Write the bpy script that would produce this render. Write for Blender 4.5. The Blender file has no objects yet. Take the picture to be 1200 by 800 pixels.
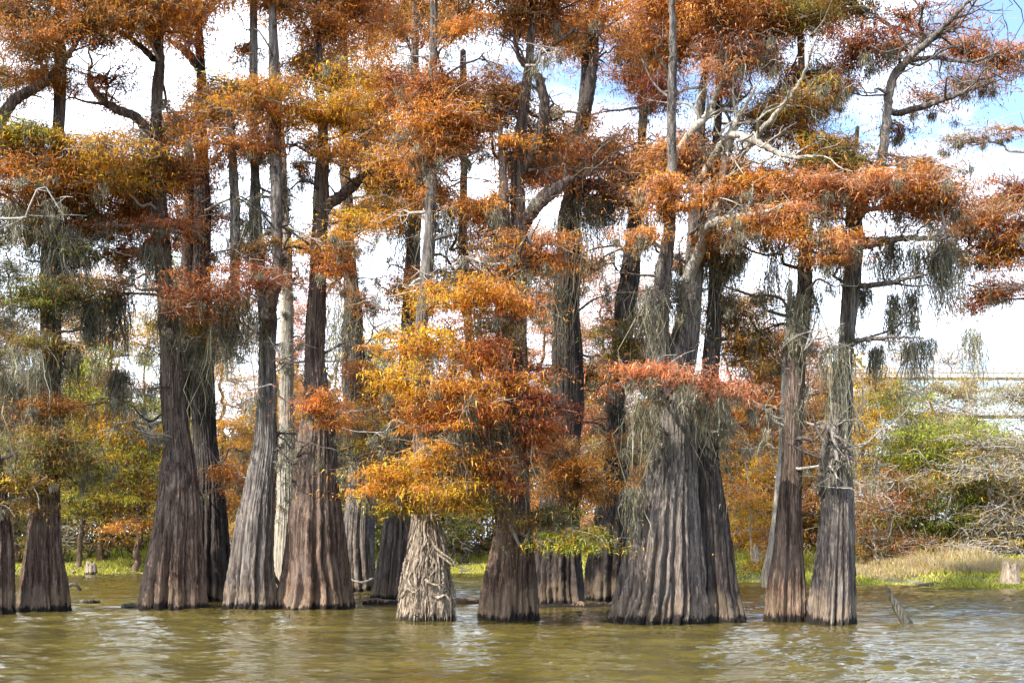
import bpy, math
import numpy as np
from mathutils import Vector
SEED = 11
rng = np.random.default_rng(SEED)
scene = bpy.context.scene
COL = scene.collection
F, H, HOR = 1287.0, 2.0, 640.0           # focal length in photo pixels, eye height, horizon row

def P(px, py, Y):
    return np.array([(px-600.0)/F*Y, Y, H+(HOR-py)/F*Y])

# ------------------------------------------------------------------ materials
def mat(name):
    m = bpy.data.materials.new(name); m.use_nodes = True
    nt = m.node_tree; nt.nodes.clear()
    out = nt.nodes.new('ShaderNodeOutputMaterial')
    return m, nt, out
def N(nt, t, **kw):
    n = nt.nodes.new('ShaderNode'+t)
    for k, v in kw.items():
        if k.startswith('i_'):
            n.inputs[k[2:].replace('_', ' ')].default_value = v
        else: setattr(n, k, v)
    return n
def ramp(nt, stops, fac):
    r = nt.nodes.new('ShaderNodeValToRGB'); el = r.color_ramp.elements
    el[0].position, el[0].color = stops[0][0], (*stops[0][1], 1)
    el[1].position, el[1].color = stops[-1][0], (*stops[-1][1], 1)
    for p, c in stops[1:-1]:
        e = el.new(p); e.color = (*c, 1)
    nt.links.new(fac, r.inputs[0]); return r.outputs[0]
def mapping(nt, src, scale, loc=(0,0,0)):
    m = nt.nodes.new('ShaderNodeMapping'); m.inputs['Scale'].default_value = scale
    m.inputs['Location'].default_value = loc
    nt.links.new(src, m.inputs[0]); return m.outputs[0]
def mixc(nt, fac, a, b, mode='MIX'):
    m = nt.nodes.new('ShaderNodeMix'); m.data_type = 'RGBA'; m.blend_type = mode
    for s, v in ((0, fac), (6, a), (7, b)):
        if isinstance(v, bpy.types.NodeSocket): nt.links.new(v, m.inputs[s])
        else: m.inputs[s].default_value = v if s == 0 else (*v, 1)
    return m.outputs[2]
def noise(nt, vec, scale, detail=4, rough=.6, dist=0):
    n = nt.nodes.new('ShaderNodeTexNoise'); n.inputs['Scale'].default_value = scale
    n.inputs['Detail'].default_value = detail; n.inputs['Roughness'].default_value = rough
    n.inputs['Distortion'].default_value = dist
    nt.links.new(vec, n.inputs['Vector']); return n.outputs[0]
def math_(nt, op, a, b=0.0, clamp=False):
    m = nt.nodes.new('ShaderNodeMath'); m.operation = op; m.use_clamp = clamp
    for s, v in ((0, a), (1, b)):
        if isinstance(v, bpy.types.NodeSocket): nt.links.new(v, m.inputs[s])
        else: m.inputs[s].default_value = v
    return m.outputs[0]

def leaf_mat(name, trans=.45):
    m, nt, out = mat(name)
    at = N(nt, 'Attribute', attribute_name='Col')
    d = N(nt, 'BsdfDiffuse'); t = N(nt, 'BsdfTranslucent')
    g = N(nt, 'BsdfGlossy', i_Roughness=.5); g.inputs['Color'].default_value = (.6,.6,.6,1)
    mx = N(nt, 'MixShader'); mx.inputs[0].default_value = trans
    mg = N(nt, 'MixShader'); mg.inputs[0].default_value = .03
    nt.links.new(at.outputs['Color'], d.inputs[0]); nt.links.new(at.outputs['Color'], t.inputs[0])
    nt.links.new(d.outputs[0], mx.inputs[1]); nt.links.new(t.outputs[0], mx.inputs[2])
    nt.links.new(mx.outputs[0], mg.inputs[1]); nt.links.new(g.outputs[0], mg.inputs[2])
    nt.links.new(mg.outputs[0], out.inputs[0]); return m

def bark_mat(name, dark, mid, light, low, stain=True):
    m, nt, out = mat(name)
    geo = N(nt, 'NewGeometry'); pos = geo.outputs['Position']
    st = mapping(nt, pos, (9, 9, .8)); fi = mapping(nt, pos, (36, 36, 4.0)); bl = mapping(nt, pos, (1.2, 1.2, .5))
    n1 = noise(nt, st, 1.0, 6, .68, .6); n2 = noise(nt, fi, 1.0, 5, .7, .3); n3 = noise(nt, bl, 1.0, 3, .5)
    f = math_(nt, 'ADD', math_(nt, 'MULTIPLY', n1, .55), math_(nt, 'MULTIPLY', n2, .45))
    c = ramp(nt, [(.38, dark), (.5, mid), (.63, light)], f)
    sep = N(nt, 'SeparateXYZ'); nt.links.new(pos, sep.inputs[0]); z = sep.outputs[2]
    sk = ramp(nt, [(.50, (0,0,0)), (.60, (1,1,1))], noise(nt, mapping(nt, pos, (11, 11, .28)), 1.0, 3, .6))
    c = mixc(nt, math_(nt, 'MULTIPLY', sk, .5), c, mixc(nt, f, mid, light))
    # reddish brown bark near the water, greyer above
    fl = math_(nt, 'SUBTRACT', 1.0, math_(nt, 'MULTIPLY', z, .2), True)
    c = mixc(nt, math_(nt, 'MULTIPLY', fl, .75), c, mixc(nt, 1.0, c, low, 'MULTIPLY'))
    # blotches of lichen
    lic = ramp(nt, [(.55, (0,0,0)), (.72, (1,1,1))], n3)
    c = mixc(nt, math_(nt, 'MULTIPLY', lic, .45), c, light)
    if stain:
        zz = math_(nt, 'ADD', z, math_(nt, 'MULTIPLY', math_(nt, 'SUBTRACT', n1, .5), .9))
        zz = math_(nt, 'ADD', zz, math_(nt, 'MULTIPLY', math_(nt, 'SUBTRACT', n3, .5), 2.0))
        tan = ramp(nt, [(.0, (0,0,0)), (.12, (1,1,1)), (.5, (1,1,1)), (.85, (0,0,0))], zz)
        c = mixc(nt, math_(nt, 'MULTIPLY', tan, .28), c, mixc(nt, f, (.12,.085,.05), (.60,.44,.28)))
        zw = math_(nt, 'ADD', z, math_(nt, 'MULTIPLY', math_(nt, 'SUBTRACT', n1, .5), .6))
        zw = math_(nt, 'ADD', zw, math_(nt, 'MULTIPLY', math_(nt, 'SUBTRACT', n3, .5), .5))
        wet = ramp(nt, [(.13, (1,1,1)), (.2, (0,0,0))], zw)
        c = mixc(nt, math_(nt, 'MULTIPLY', wet, .92), c, (.012,.010,.008))
    b = N(nt, 'BsdfPrincipled', i_Roughness=.9)
    b.inputs['Specular IOR Level'].default_value = .25
    nt.links.new(c, b.inputs['Base Color'])
    bp = N(nt, 'Bump'); bp.inputs['Strength'].default_value = 1.0; bp.inputs['Distance'].default_value = .10
    nt.links.new(f, bp.inputs['Height']); nt.links.new(bp.outputs[0], b.inputs['Normal'])
    nt.links.new(b.outputs[0], out.inputs[0]); return m

M = {}
M['leaf'] = leaf_mat('cypress_foliage', .5)
M['moss'] = leaf_mat('spanish_moss', .25)
M['grass'] = leaf_mat('grass_blades', .4)
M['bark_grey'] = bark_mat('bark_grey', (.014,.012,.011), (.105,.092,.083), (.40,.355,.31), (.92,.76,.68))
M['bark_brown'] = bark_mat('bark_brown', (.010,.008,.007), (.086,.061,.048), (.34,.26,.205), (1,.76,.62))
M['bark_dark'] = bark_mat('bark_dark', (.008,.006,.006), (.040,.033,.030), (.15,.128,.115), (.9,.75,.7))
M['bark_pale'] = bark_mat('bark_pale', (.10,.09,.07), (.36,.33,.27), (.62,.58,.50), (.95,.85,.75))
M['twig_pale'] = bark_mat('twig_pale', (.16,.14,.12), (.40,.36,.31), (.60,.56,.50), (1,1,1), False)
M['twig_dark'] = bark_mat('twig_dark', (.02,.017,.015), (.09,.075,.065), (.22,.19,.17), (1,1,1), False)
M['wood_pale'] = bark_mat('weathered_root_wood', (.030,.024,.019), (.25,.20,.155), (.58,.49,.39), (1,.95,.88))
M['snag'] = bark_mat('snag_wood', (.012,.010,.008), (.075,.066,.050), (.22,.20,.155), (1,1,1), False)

# ------------------------------------------------------------------ mesh helpers
def mesh_from(name, V, faces, m, parent=None, origin=None, col=None, smooth=True):
    """V (n,3); faces: list of (k, int array (m,k))"""
    V = np.asarray(V, dtype=np.float32)
    if origin is not None: V = V - np.asarray(origin, dtype=np.float32)
    me = bpy.data.meshes.new(name)
    me.vertices.add(len(V)); me.vertices.foreach_set('co', V.ravel())
    li = np.concatenate([f.ravel() for f in faces]).astype(np.int32)
    tot = np.concatenate([np.full(len(f), f.shape[1]) for f in faces]).astype(np.int32)
    st = np.concatenate([[0], np.cumsum(tot)[:-1]]).astype(np.int32)
    me.loops.add(len(li)); me.loops.foreach_set('vertex_index', li)
    me.polygons.add(len(tot)); me.polygons.foreach_set('loop_start', st); me.polygons.foreach_set('loop_total', tot)
    me.polygons.foreach_set('use_smooth', np.full(len(tot), smooth))
    me.update(calc_edges=True)
    if col is not None:
        a = me.color_attributes.new('Col', 'FLOAT_COLOR', 'POINT')
        c = np.ones((len(V), 4), dtype=np.float32); c[:, :3] = col
        a.data.foreach_set('color', c.ravel())
    me.materials.append(m)
    o = bpy.data.objects.new(name, me); COL.objects.link(o)
    if parent is not None: o.parent = parent
    elif origin is not None: o.location = origin
    return o

class Geo:
    def __init__(s): s.V=[]; s.F=[]; s.C=[]; s.n=0
    def add(s, V, Fc, C=None):
        s.V.append(V); s.F.append(Fc+s.n); s.n += len(V)
        if C is not None: s.C.append(C)
    def build(s, name, m, parent=None, origin=None, smooth=True):
        by = {}
        for f in s.F: by.setdefault(f.shape[1], []).append(f)
        faces = [np.concatenate(v) for v in by.values()]
        return mesh_from(name, np.concatenate(s.V), faces, m, parent, origin,
                         np.concatenate(s.C) if s.C else None, smooth)

def catmull(pts, n):
    pts = np.asarray(pts, float)
    if len(pts) == 2: return pts[0]+(pts[1]-pts[0])*np.linspace(0, 1, n)[:, None]
    p = np.vstack([2*pts[0]-pts[1], pts, 2*pts[-1]-pts[-2]])
    t = np.linspace(0, len(pts)-1-1e-6, n); i = t.astype(int); u = (t-i)[:, None]
    a, b, c, d = p[i], p[i+1], p[i+2], p[i+3]
    return .5*((2*b)+(-a+c)*u+(2*a-5*b+4*c-d)*u*u+(-a+3*b-3*c+d)*u**3)

def tube(pts, rad, k=6, rough=0.0):
    """tube along pts with radii rad, capped by shrinking"""
    pts = np.asarray(pts, float); n = len(pts)
    rad = np.asarray(rad, float)
    t = np.gradient(pts, axis=0); t /= np.linalg.norm(t, axis=1)[:, None]+1e-9
    ref = np.array([.13, .91, .38]); a = np.cross(t, ref); a /= np.linalg.norm(a, axis=1)[:, None]+1e-9
    b = np.cross(t, a)
    th = np.linspace(0, 2*np.pi, k, endpoint=False)
    rr = rad[:, None]*np.ones((n, k))
    if rough: rr = rr*(1+rough*rng.standard_normal((n, k)))
    V = pts[:, None]+rr[:, :, None]*(np.cos(th)[None, :, None]*a[:, None]+np.sin(th)[None, :, None]*b[:, None])
    V = V.reshape(-1, 3)
    i = np.arange(n-1)[:, None]*k; j = np.arange(k)[None]; j2 = (j+1) % k
    Q = np.stack([i+j, i+j2, i+k+j2, i+k+j], -1).reshape(-1, 4)
    return V, Q

def wiggle(a, b, n, amp, sag=0.0):
    """wandering path from a to b"""
    a, b = np.asarray(a, float), np.asarray(b, float)
    L = np.linalg.norm(b-a); m = max(3, int(L/.45)+2)
    t = np.linspace(0, 1, m)
    p = a+(b-a)*t[:, None]
    w = rng.standard_normal((m, 3))*amp*L; w[0] = 0; w[-1] = 0
    w = w*np.array([1, 1, .8]); w[:, 2] += sag*L*np.sin(t*np.pi)
    return catmull(p+w, max(n, m*2))

PAL = {'Y': (.82,.47,.035), 'O': (.80,.33,.045), 'P': (.74,.36,.19), 'R': (.58,.22,.055), 'D': (.20,.05,.03),
       'V': (.68,.20,.075), 'B': (.38,.22,.06), 'G': (.24,.235,.04), 'K': (.07,.10,.025), 'L': (.40,.48,.05),
       'T': (.50,.40,.24), 'S': (.30,.28,.21)}

def blades(p, L, w, col, droop=1.0, flat=.5, up=.45):
    """drooping two-triangle sprays rooted at p (n,3); L, w arrays; col (n,3)"""
    n = len(p); az = rng.uniform(0, 2*np.pi, n)
    u = np.stack([np.cos(az), np.sin(az), rng.uniform(-.35, up, n)], 1)
    mid = p+u*(L*flat)[:, None]
    dn = np.stack([.28*u[:, 0]+rng.normal(0, .18, n), .28*u[:, 1]+rng.normal(0, .18, n), -droop*rng.uniform(.5, 1.1, n)], 1)
    tip = mid+dn*(L*.75)[:, None]
    az2 = az+np.pi/2+rng.normal(0, .7, n)
    s = np.stack([np.cos(az2), np.sin(az2), rng.normal(0, .25, n)], 1)*w[:, None]
    V = np.stack([p, mid+s, mid-s, tip], 1).reshape(-1, 3)
    b = np.arange(n)[:, None]*4
    T = np.concatenate([b+np.array([[0, 1, 2]]), b+np.array([[1, 3, 2]])], 0)
    C = np.repeat(col, 4, axis=0)
    return V, T, C

def strands(p, L, w, col, sway=.12, lean=None):
    """hanging moss ribbons: p (n,3) tops, five points each"""
    n = len(p); k = 5
    t = np.linspace(0, 1, k)
    off = np.cumsum(rng.normal(0, 1, (n, k, 2))*sway*(L/k)[:, None, None], axis=1)
    off[:, 0] = 0
    c = np.zeros((n, k, 3)); c[:, :, 0] = p[:, None, 0]+off[:, :, 0]; c[:, :, 1] = p[:, None, 1]+off[:, :, 1]
    c[:, :, 2] = p[:, None, 2]-L[:, None]*t[None]
    if lean is not None: c[:, :, 0] += lean*L[:, None]*t[None]
    az = rng.uniform(0, 2*np.pi, (n, 1))+rng.normal(0, .5, (n, k))
    prof = np.array([.5, 1, .9, .6, .12])[None]*rng.uniform(.6, 1.3, (n, k))
    s = np.stack([np.cos(az), np.sin(az), 0*az], -1)*(w[:, None]*prof)[:, :, None]
    V = np.stack([c+s, c-s], 2).reshape(-1, 3)
    b = np.arange(n)[:, None, None]*(2*k)+np.arange(k-1)[None, :, None]*2
    Q = (b+np.array([0, 1, 3, 2])[None, None]).reshape(-1, 4)
    return V, Q, np.repeat(col, 2*k, axis=0)

def tag(o, label=None, cat=None, group=None, kind=None):
    if label: o['label'] = label
    if cat: o['category'] = cat
    if group: o['group'] = group
    if kind: o['kind'] = kind
    return o
def empty(name, loc, label, cat, group=None):
    o = bpy.data.objects.new(name, None); COL.objects.link(o); o.location = [float(v) for v in loc]
    o.empty_display_size = .3
    return tag(o, label, cat, group)

# ------------------------------------------------------------------ trunks
def trunk_geo(spine, Y, lobes=16, flute=.22, zflute=5.0, k=144, step=.14, zfoot=-.5, seed=0, y_off=None):
    """spine: (px, py, half width px) from the base up; fluted, buttressed and shaggy"""
    r = np.random.default_rng(seed)
    S = np.array([[*P(a, b, Y), hw/F*Y] for a, b, hw in spine])
    if y_off is not None: S[:, 1] += np.interp(np.arange(len(S)), np.arange(len(y_off)), y_off)
    zs = S[:, 2]
    n = max(12, int((zs[-1]-zs[0])/step))
    if zfoot is not None:
        foot = S[0].copy(); foot[2] = zfoot; foot[3] *= 1.06; S = np.vstack([foot, S]); n += 4
    # resample: monotone in z, smooth in x
    C = catmull(S, n)
    th = np.linspace(0, 2*np.pi, k, endpoint=False)
    z = C[:, 2]
    wob = np.cumsum(r.normal(0, 1, n)); wob -= np.linspace(wob[0], wob[-1], n); wob = np.convolve(wob, np.ones(9)/9, 'same')
    C[:, 0] += wob*.016*np.clip((z-2)/3, 0, 1); C[:, 1] += np.roll(wob, 17)*.02*np.clip((z-2)/3, 0, 1)
    C[:, 3] *= 1-.13*np.clip((z-3)/3, 0, 1)
    C[:, 3] *= 1+.10*np.clip((z-3)/3, 0, 1)*np.interp(z, np.linspace(z[0], z[-1], 24), r.normal(0, 1, 24))*.7
    # irregular lobes
    ctr = np.sort((np.arange(lobes)+r.uniform(-.48, .48, lobes))*2*np.pi/lobes)
    wid = r.uniform(.6, 1.55, lobes)*np.pi/lobes*1.08
    hgt = r.uniform(.55, 1.0, lobes)
    drift = np.cumsum(r.normal(0, .012, n)); lw_ = np.cumsum(r.normal(0, .05, (lobes, n)), axis=1); dc_ = np.cumsum(r.normal(0, .006, (lobes, n)), axis=1)
    split = r.uniform(.4, 1, lobes)
    prof = np.zeros((n, k))
    for li_, (c, w, h, sp) in enumerate(zip(ctr, wid, hgt, split)):
        d = (th[None]+drift[:, None]+dc_[li_][:, None]-c+np.pi) % (2*np.pi)-np.pi
        hh = h*np.clip(1+lw_[li_], .55, 1.25)[:, None]*(1-.25*np.clip((z-1.5*sp)/3.5, 0, 1))[:, None]
        prof = np.maximum(prof, hh*np.sqrt(np.clip(1-(d/w)**2, 0, 1)))
    fl = flute*np.clip(1.15-np.maximum(z, 0)/zflute*.95, .28, 1)
    # small ribs and shaggy strips
    ribs = np.zeros((n, k))
    for q in (19, 31, 47):
        ph = r.uniform(0, 6.28)+np.cumsum(r.normal(0, .10, n))
        am = .5+.5*np.sin(np.cumsum(r.normal(0, .25, n))+r.uniform(0, 6.28))
        ribs += (np.abs(np.sin((th[None]*q+ph[:, None])/2))-.6)*am[:, None]
    bulge = np.zeros((n, k))
    for q in (2, 3, 5):
        ph = r.uniform(0, 6.28)+np.cumsum(r.normal(0, .06, n))
        bulge += np.cos(th[None]*q+ph[:, None])/q
    R = C[:, 3][:, None]*(1.04-fl[:, None]+fl[:, None]*prof)+ribs*np.minimum(.034, C[:, 3]*.10)[:, None]+bulge*C[:, 3][:, None]*.06
    R += r.normal(0, .006, (n, k))*np.minimum(1, C[:, 3]/.3)[:, None]
    V = np.stack([C[:, 0][:, None]+R*np.cos(th)[None], C[:, 1][:, None]+R*np.sin(th)[None], z[:, None]+0*R], -1).reshape(-1, 3)
    i = np.arange(n-1)[:, None]*k; j = np.arange(k)[None]; j2 = (j+1) % k
    Q = np.stack([i+j, i+j2, i+k+j2, i+k+j], -1).reshape(-1, 4)
    top = np.array([C[-1, :3]+np.array([0, 0, C[-1, 3]])])
    V = np.vstack([V, top]); ti = len(V)-1; b = (n-1)*k
    T = np.stack([b+j[0], b+j2[0], np.full(k, ti)], 1)
    return V, Q, T, C

def add_trunk(name, spine, Y, m, parent, origin, **kw):
    V, Q, T, C = trunk_geo(spine, Y, **kw)
    o = mesh_from(name, V, [Q, T], m, parent, origin)
    return o, C

GAPS = [(105,66,30,13),(80,135,28,16),(275,45,28,36),(203,90,16,28),(342,215,20,55),(290,215,40,16),(560,56,28,18),(555,205,28,22),(650,96,26,22),(722,122,22,22),(815,95,16,18),
        (945,60,30,12),(1100,130,120,50),(892,95,12,14),(500,290,14,20),(430,330,18,60),(640,245,30,14),(720,300,30,16),(905,320,40,40),(1100,95,40,16),(480,60,14,16),(612,62,16,14),(60,118,22,9),(700,60,14,10),(765,150,18,12),(845,130,18,14),(985,140,24,14),(400,215,16,16),(520,262,22,14),(165,120,14,14),(330,50,16,20),(895,180,14,10),(1075,150,40,16)]

# ------------------------------------------------------------------ a pad of foliage on its limb
def make_pad(x, y, w, h, codes, Y, dY, start, limb, crown, moss, dens=1.0, blade=1.0, mosslen=0.0, r0=.07, twig=1.0, dead=0.0):
    Yp = Y+dY
    c = P(x, y, Yp); W = w/F*Yp*.5; Hh = h/F*Yp*.5; D = max(.5, min(W, 1.6))
    # the limb itself
    end = c+np.array([rng.uniform(-.2, .2)*W, 0, -.2*Hh])
    pts = wiggle(start, end, 10, .045, rng.uniform(-.02, .08))
    rad = np.linspace(r0, max(.016, r0*.25), len(pts))
    limb.add(*tube(pts, rad, 6, .05))
    # twigs and clumps
    area = w*h; blade = blade*(max(Yp, 31)/33)**(.75 if Yp < 56 else 0)
    nc = int(np.clip(area/95, 12, 56))
    nb = int(area*1.15*dens/(blade if Yp >= 56 else blade/(max(Yp, 31)/33)**.75)**1.3)
    az = rng.uniform(0, 2*np.pi, nc); rr = np.sqrt(rng.uniform(.02, 1, nc))*np.where(rng.random(nc) < .42, rng.uniform(1.05, 1.75, nc), 1.0)
    cl = c+np.stack([W*.92*rr*np.cos(az), D*rr*np.sin(az), rng.uniform(-1.0, .85, nc)*Hh*np.sqrt(np.clip(1-.4*rr**2, .25, 1))], 1)
    if Y < 56:
        cx_ = 600+cl[:, 0]/cl[:, 1]*F; cy_ = HOR-(cl[:, 2]-H)/cl[:, 1]*F
        ok = np.ones(nc, bool)
        for a_, b_, c_, d_ in GAPS: ok &= ((cx_-a_)/(c_+7))**2+((cy_-b_)/(d_+6))**2 > 1
        if ok.sum() >= 2: nb = int(nb*ok.mean()); cl = cl[ok]; nc = len(cl)
    base = np.array([PAL[k] for k in codes])
    ci = rng.integers(0, len(base), nc)
    ccol = base[ci]*rng.uniform(.6, 1.3, (nc, 1))
    npc = rng.multinomial(nb, rng.dirichlet(np.full(nc, 1.6)))
    pos = []; cols = []
    for q in range(nc):
        s = pts[rng.integers(len(pts)//2, len(pts))]
        tp = wiggle(s, cl[q], 5, .07, .05)
        trd = np.linspace(.022, .007, len(tp))*(Yp/33)*twig
        limb.add(*tube(tp, trd, 4))
        if rng.random() < .75:                                   # forked bare twig end
            e2 = cl[q]+np.array([rng.normal(0, .5), rng.normal(0, .4), rng.normal(.05, .25)])*(Yp/33)
            t2 = wiggle(cl[q], e2, 4, .1, .03)
            limb.add(*tube(t2, np.linspace(.013, .006, len(t2))*(Yp/33)*twig, 3))
        n = npc[q]
        if n == 0: continue
        # part of the sprays follow the twig, the rest hang in a flat clump at its end
        k1 = int(n*.35)
        ii = rng.integers(len(tp)//3, len(tp), k1)
        a = tp[ii]+rng.normal(0, .10, (k1, 3))*(Yp/33)
        sg = np.array([.29, .28, .055])*(Yp/33)**.8*rng.uniform(.5, 1.7)
        b = cl[q]+rng.normal(0, 1, (n-k1, 3))*sg*np.where(rng.random((n-k1, 1)) < .18, 2.2, 1.0)
        b[:, 2] -= np.minimum(.45*((b[:, 0]-cl[q, 0])**2+(b[:, 1]-cl[q, 1])**2), .16)   # clump edges droop
        pos += [a, b]
        cc = np.repeat(ccol[q][None], n, 0)
        alt = base[rng.integers(0, len(base), n)]
        mk = rng.random(n) < .28; cc[mk] = alt[mk]
        cols.append(cc)
    if pos:
        p = np.concatenate(pos); cc = np.concatenate(cols); n = len(p)
        j = rng.uniform(.55, 1.5, (n, 1)); cc = cc*j
        dry = rng.random(n) < .16+dead; cc[dry] = np.array([.20, .085, .03])*rng.uniform(.6, 1.5, (dry.sum(), 1))
        L = rng.uniform(.10, .25, n)*blade; ww = rng.uniform(.009, .021, n)*blade
        hang = rng.random(n) < .38
        L[hang] *= 1.25
        crown.add(*blades(p[hang], L[hang], ww[hang], np.clip(cc[hang], 0, .9), .95, .4))
        crown.add(*blades(p[~hang], L[~hang], ww[~hang], np.clip(cc[~hang], 0, .9), .35, .75, .25))
    if mosslen > 0:
        nm = int(rng.integers(3, 7))
        for q in rng.integers(0, nc, nm):
            moss_clump(moss, cl[q]-np.array([0, 0, .15]), W*.18, mosslen*rng.uniform(.5, 1.3), int(rng.integers(8, 22)), .8)
    return c

MOSSC = np.array([[.27,.255,.17], [.20,.195,.125], [.36,.33,.24], [.13,.12,.08], [.30,.26,.16]])
def moss_clump(g, c, sx, L, n, tone=1.0, lean=None, wscale=1.0):
    """several ragged beards of different length side by side"""
    k = int(np.clip(sx/.09, 1, 7)); sc = (c[1]/33)**.7
    for q in range(k):
        cc = np.array(c)+np.array([rng.normal(0, sx), rng.normal(0, max(sx, .1)), rng.uniform(-.1, .06)*L-.08])
        Lq = L*rng.uniform(.35, 1.15); m = max(6, int(n*1.25/k)); s2 = .05+.035*Lq
        p = cc+rng.normal(0, 1, (m, 3))*np.array([s2, s2, .06])
        d = np.hypot(p[:, 0]-cc[0], p[:, 1]-cc[1])/s2
        LL = Lq*rng.uniform(.3, 1.05, m)*np.exp(-.3*d)
        col = MOSSC[rng.integers(0, len(MOSSC), m)]*rng.uniform(.6, 1.45, (m, 1))*tone
        V, Q, C = strands(p, LL, rng.uniform(.006, .017, m)*wscale*sc, col, .36, lean)
        g.add(V, Q, C)
        t2 = m*11; i = rng.integers(0, m, t2); t = rng.beta(1.2, 1.6, t2)
        w_ = p[i]-np.stack([-(lean or 0)*LL[i]*t, 0*t, LL[i]*t], 1)
        w_ = w_+rng.normal(0, .065, (t2, 3))*(1.15-.85*t)[:, None]
        g.add(*blades(w_, rng.uniform(.05, .16, t2), rng.uniform(.005, .012, t2)*wscale*sc, col[i]*rng.uniform(.6, 1.3, (t2, 1)), 1.4, .25))

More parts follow.
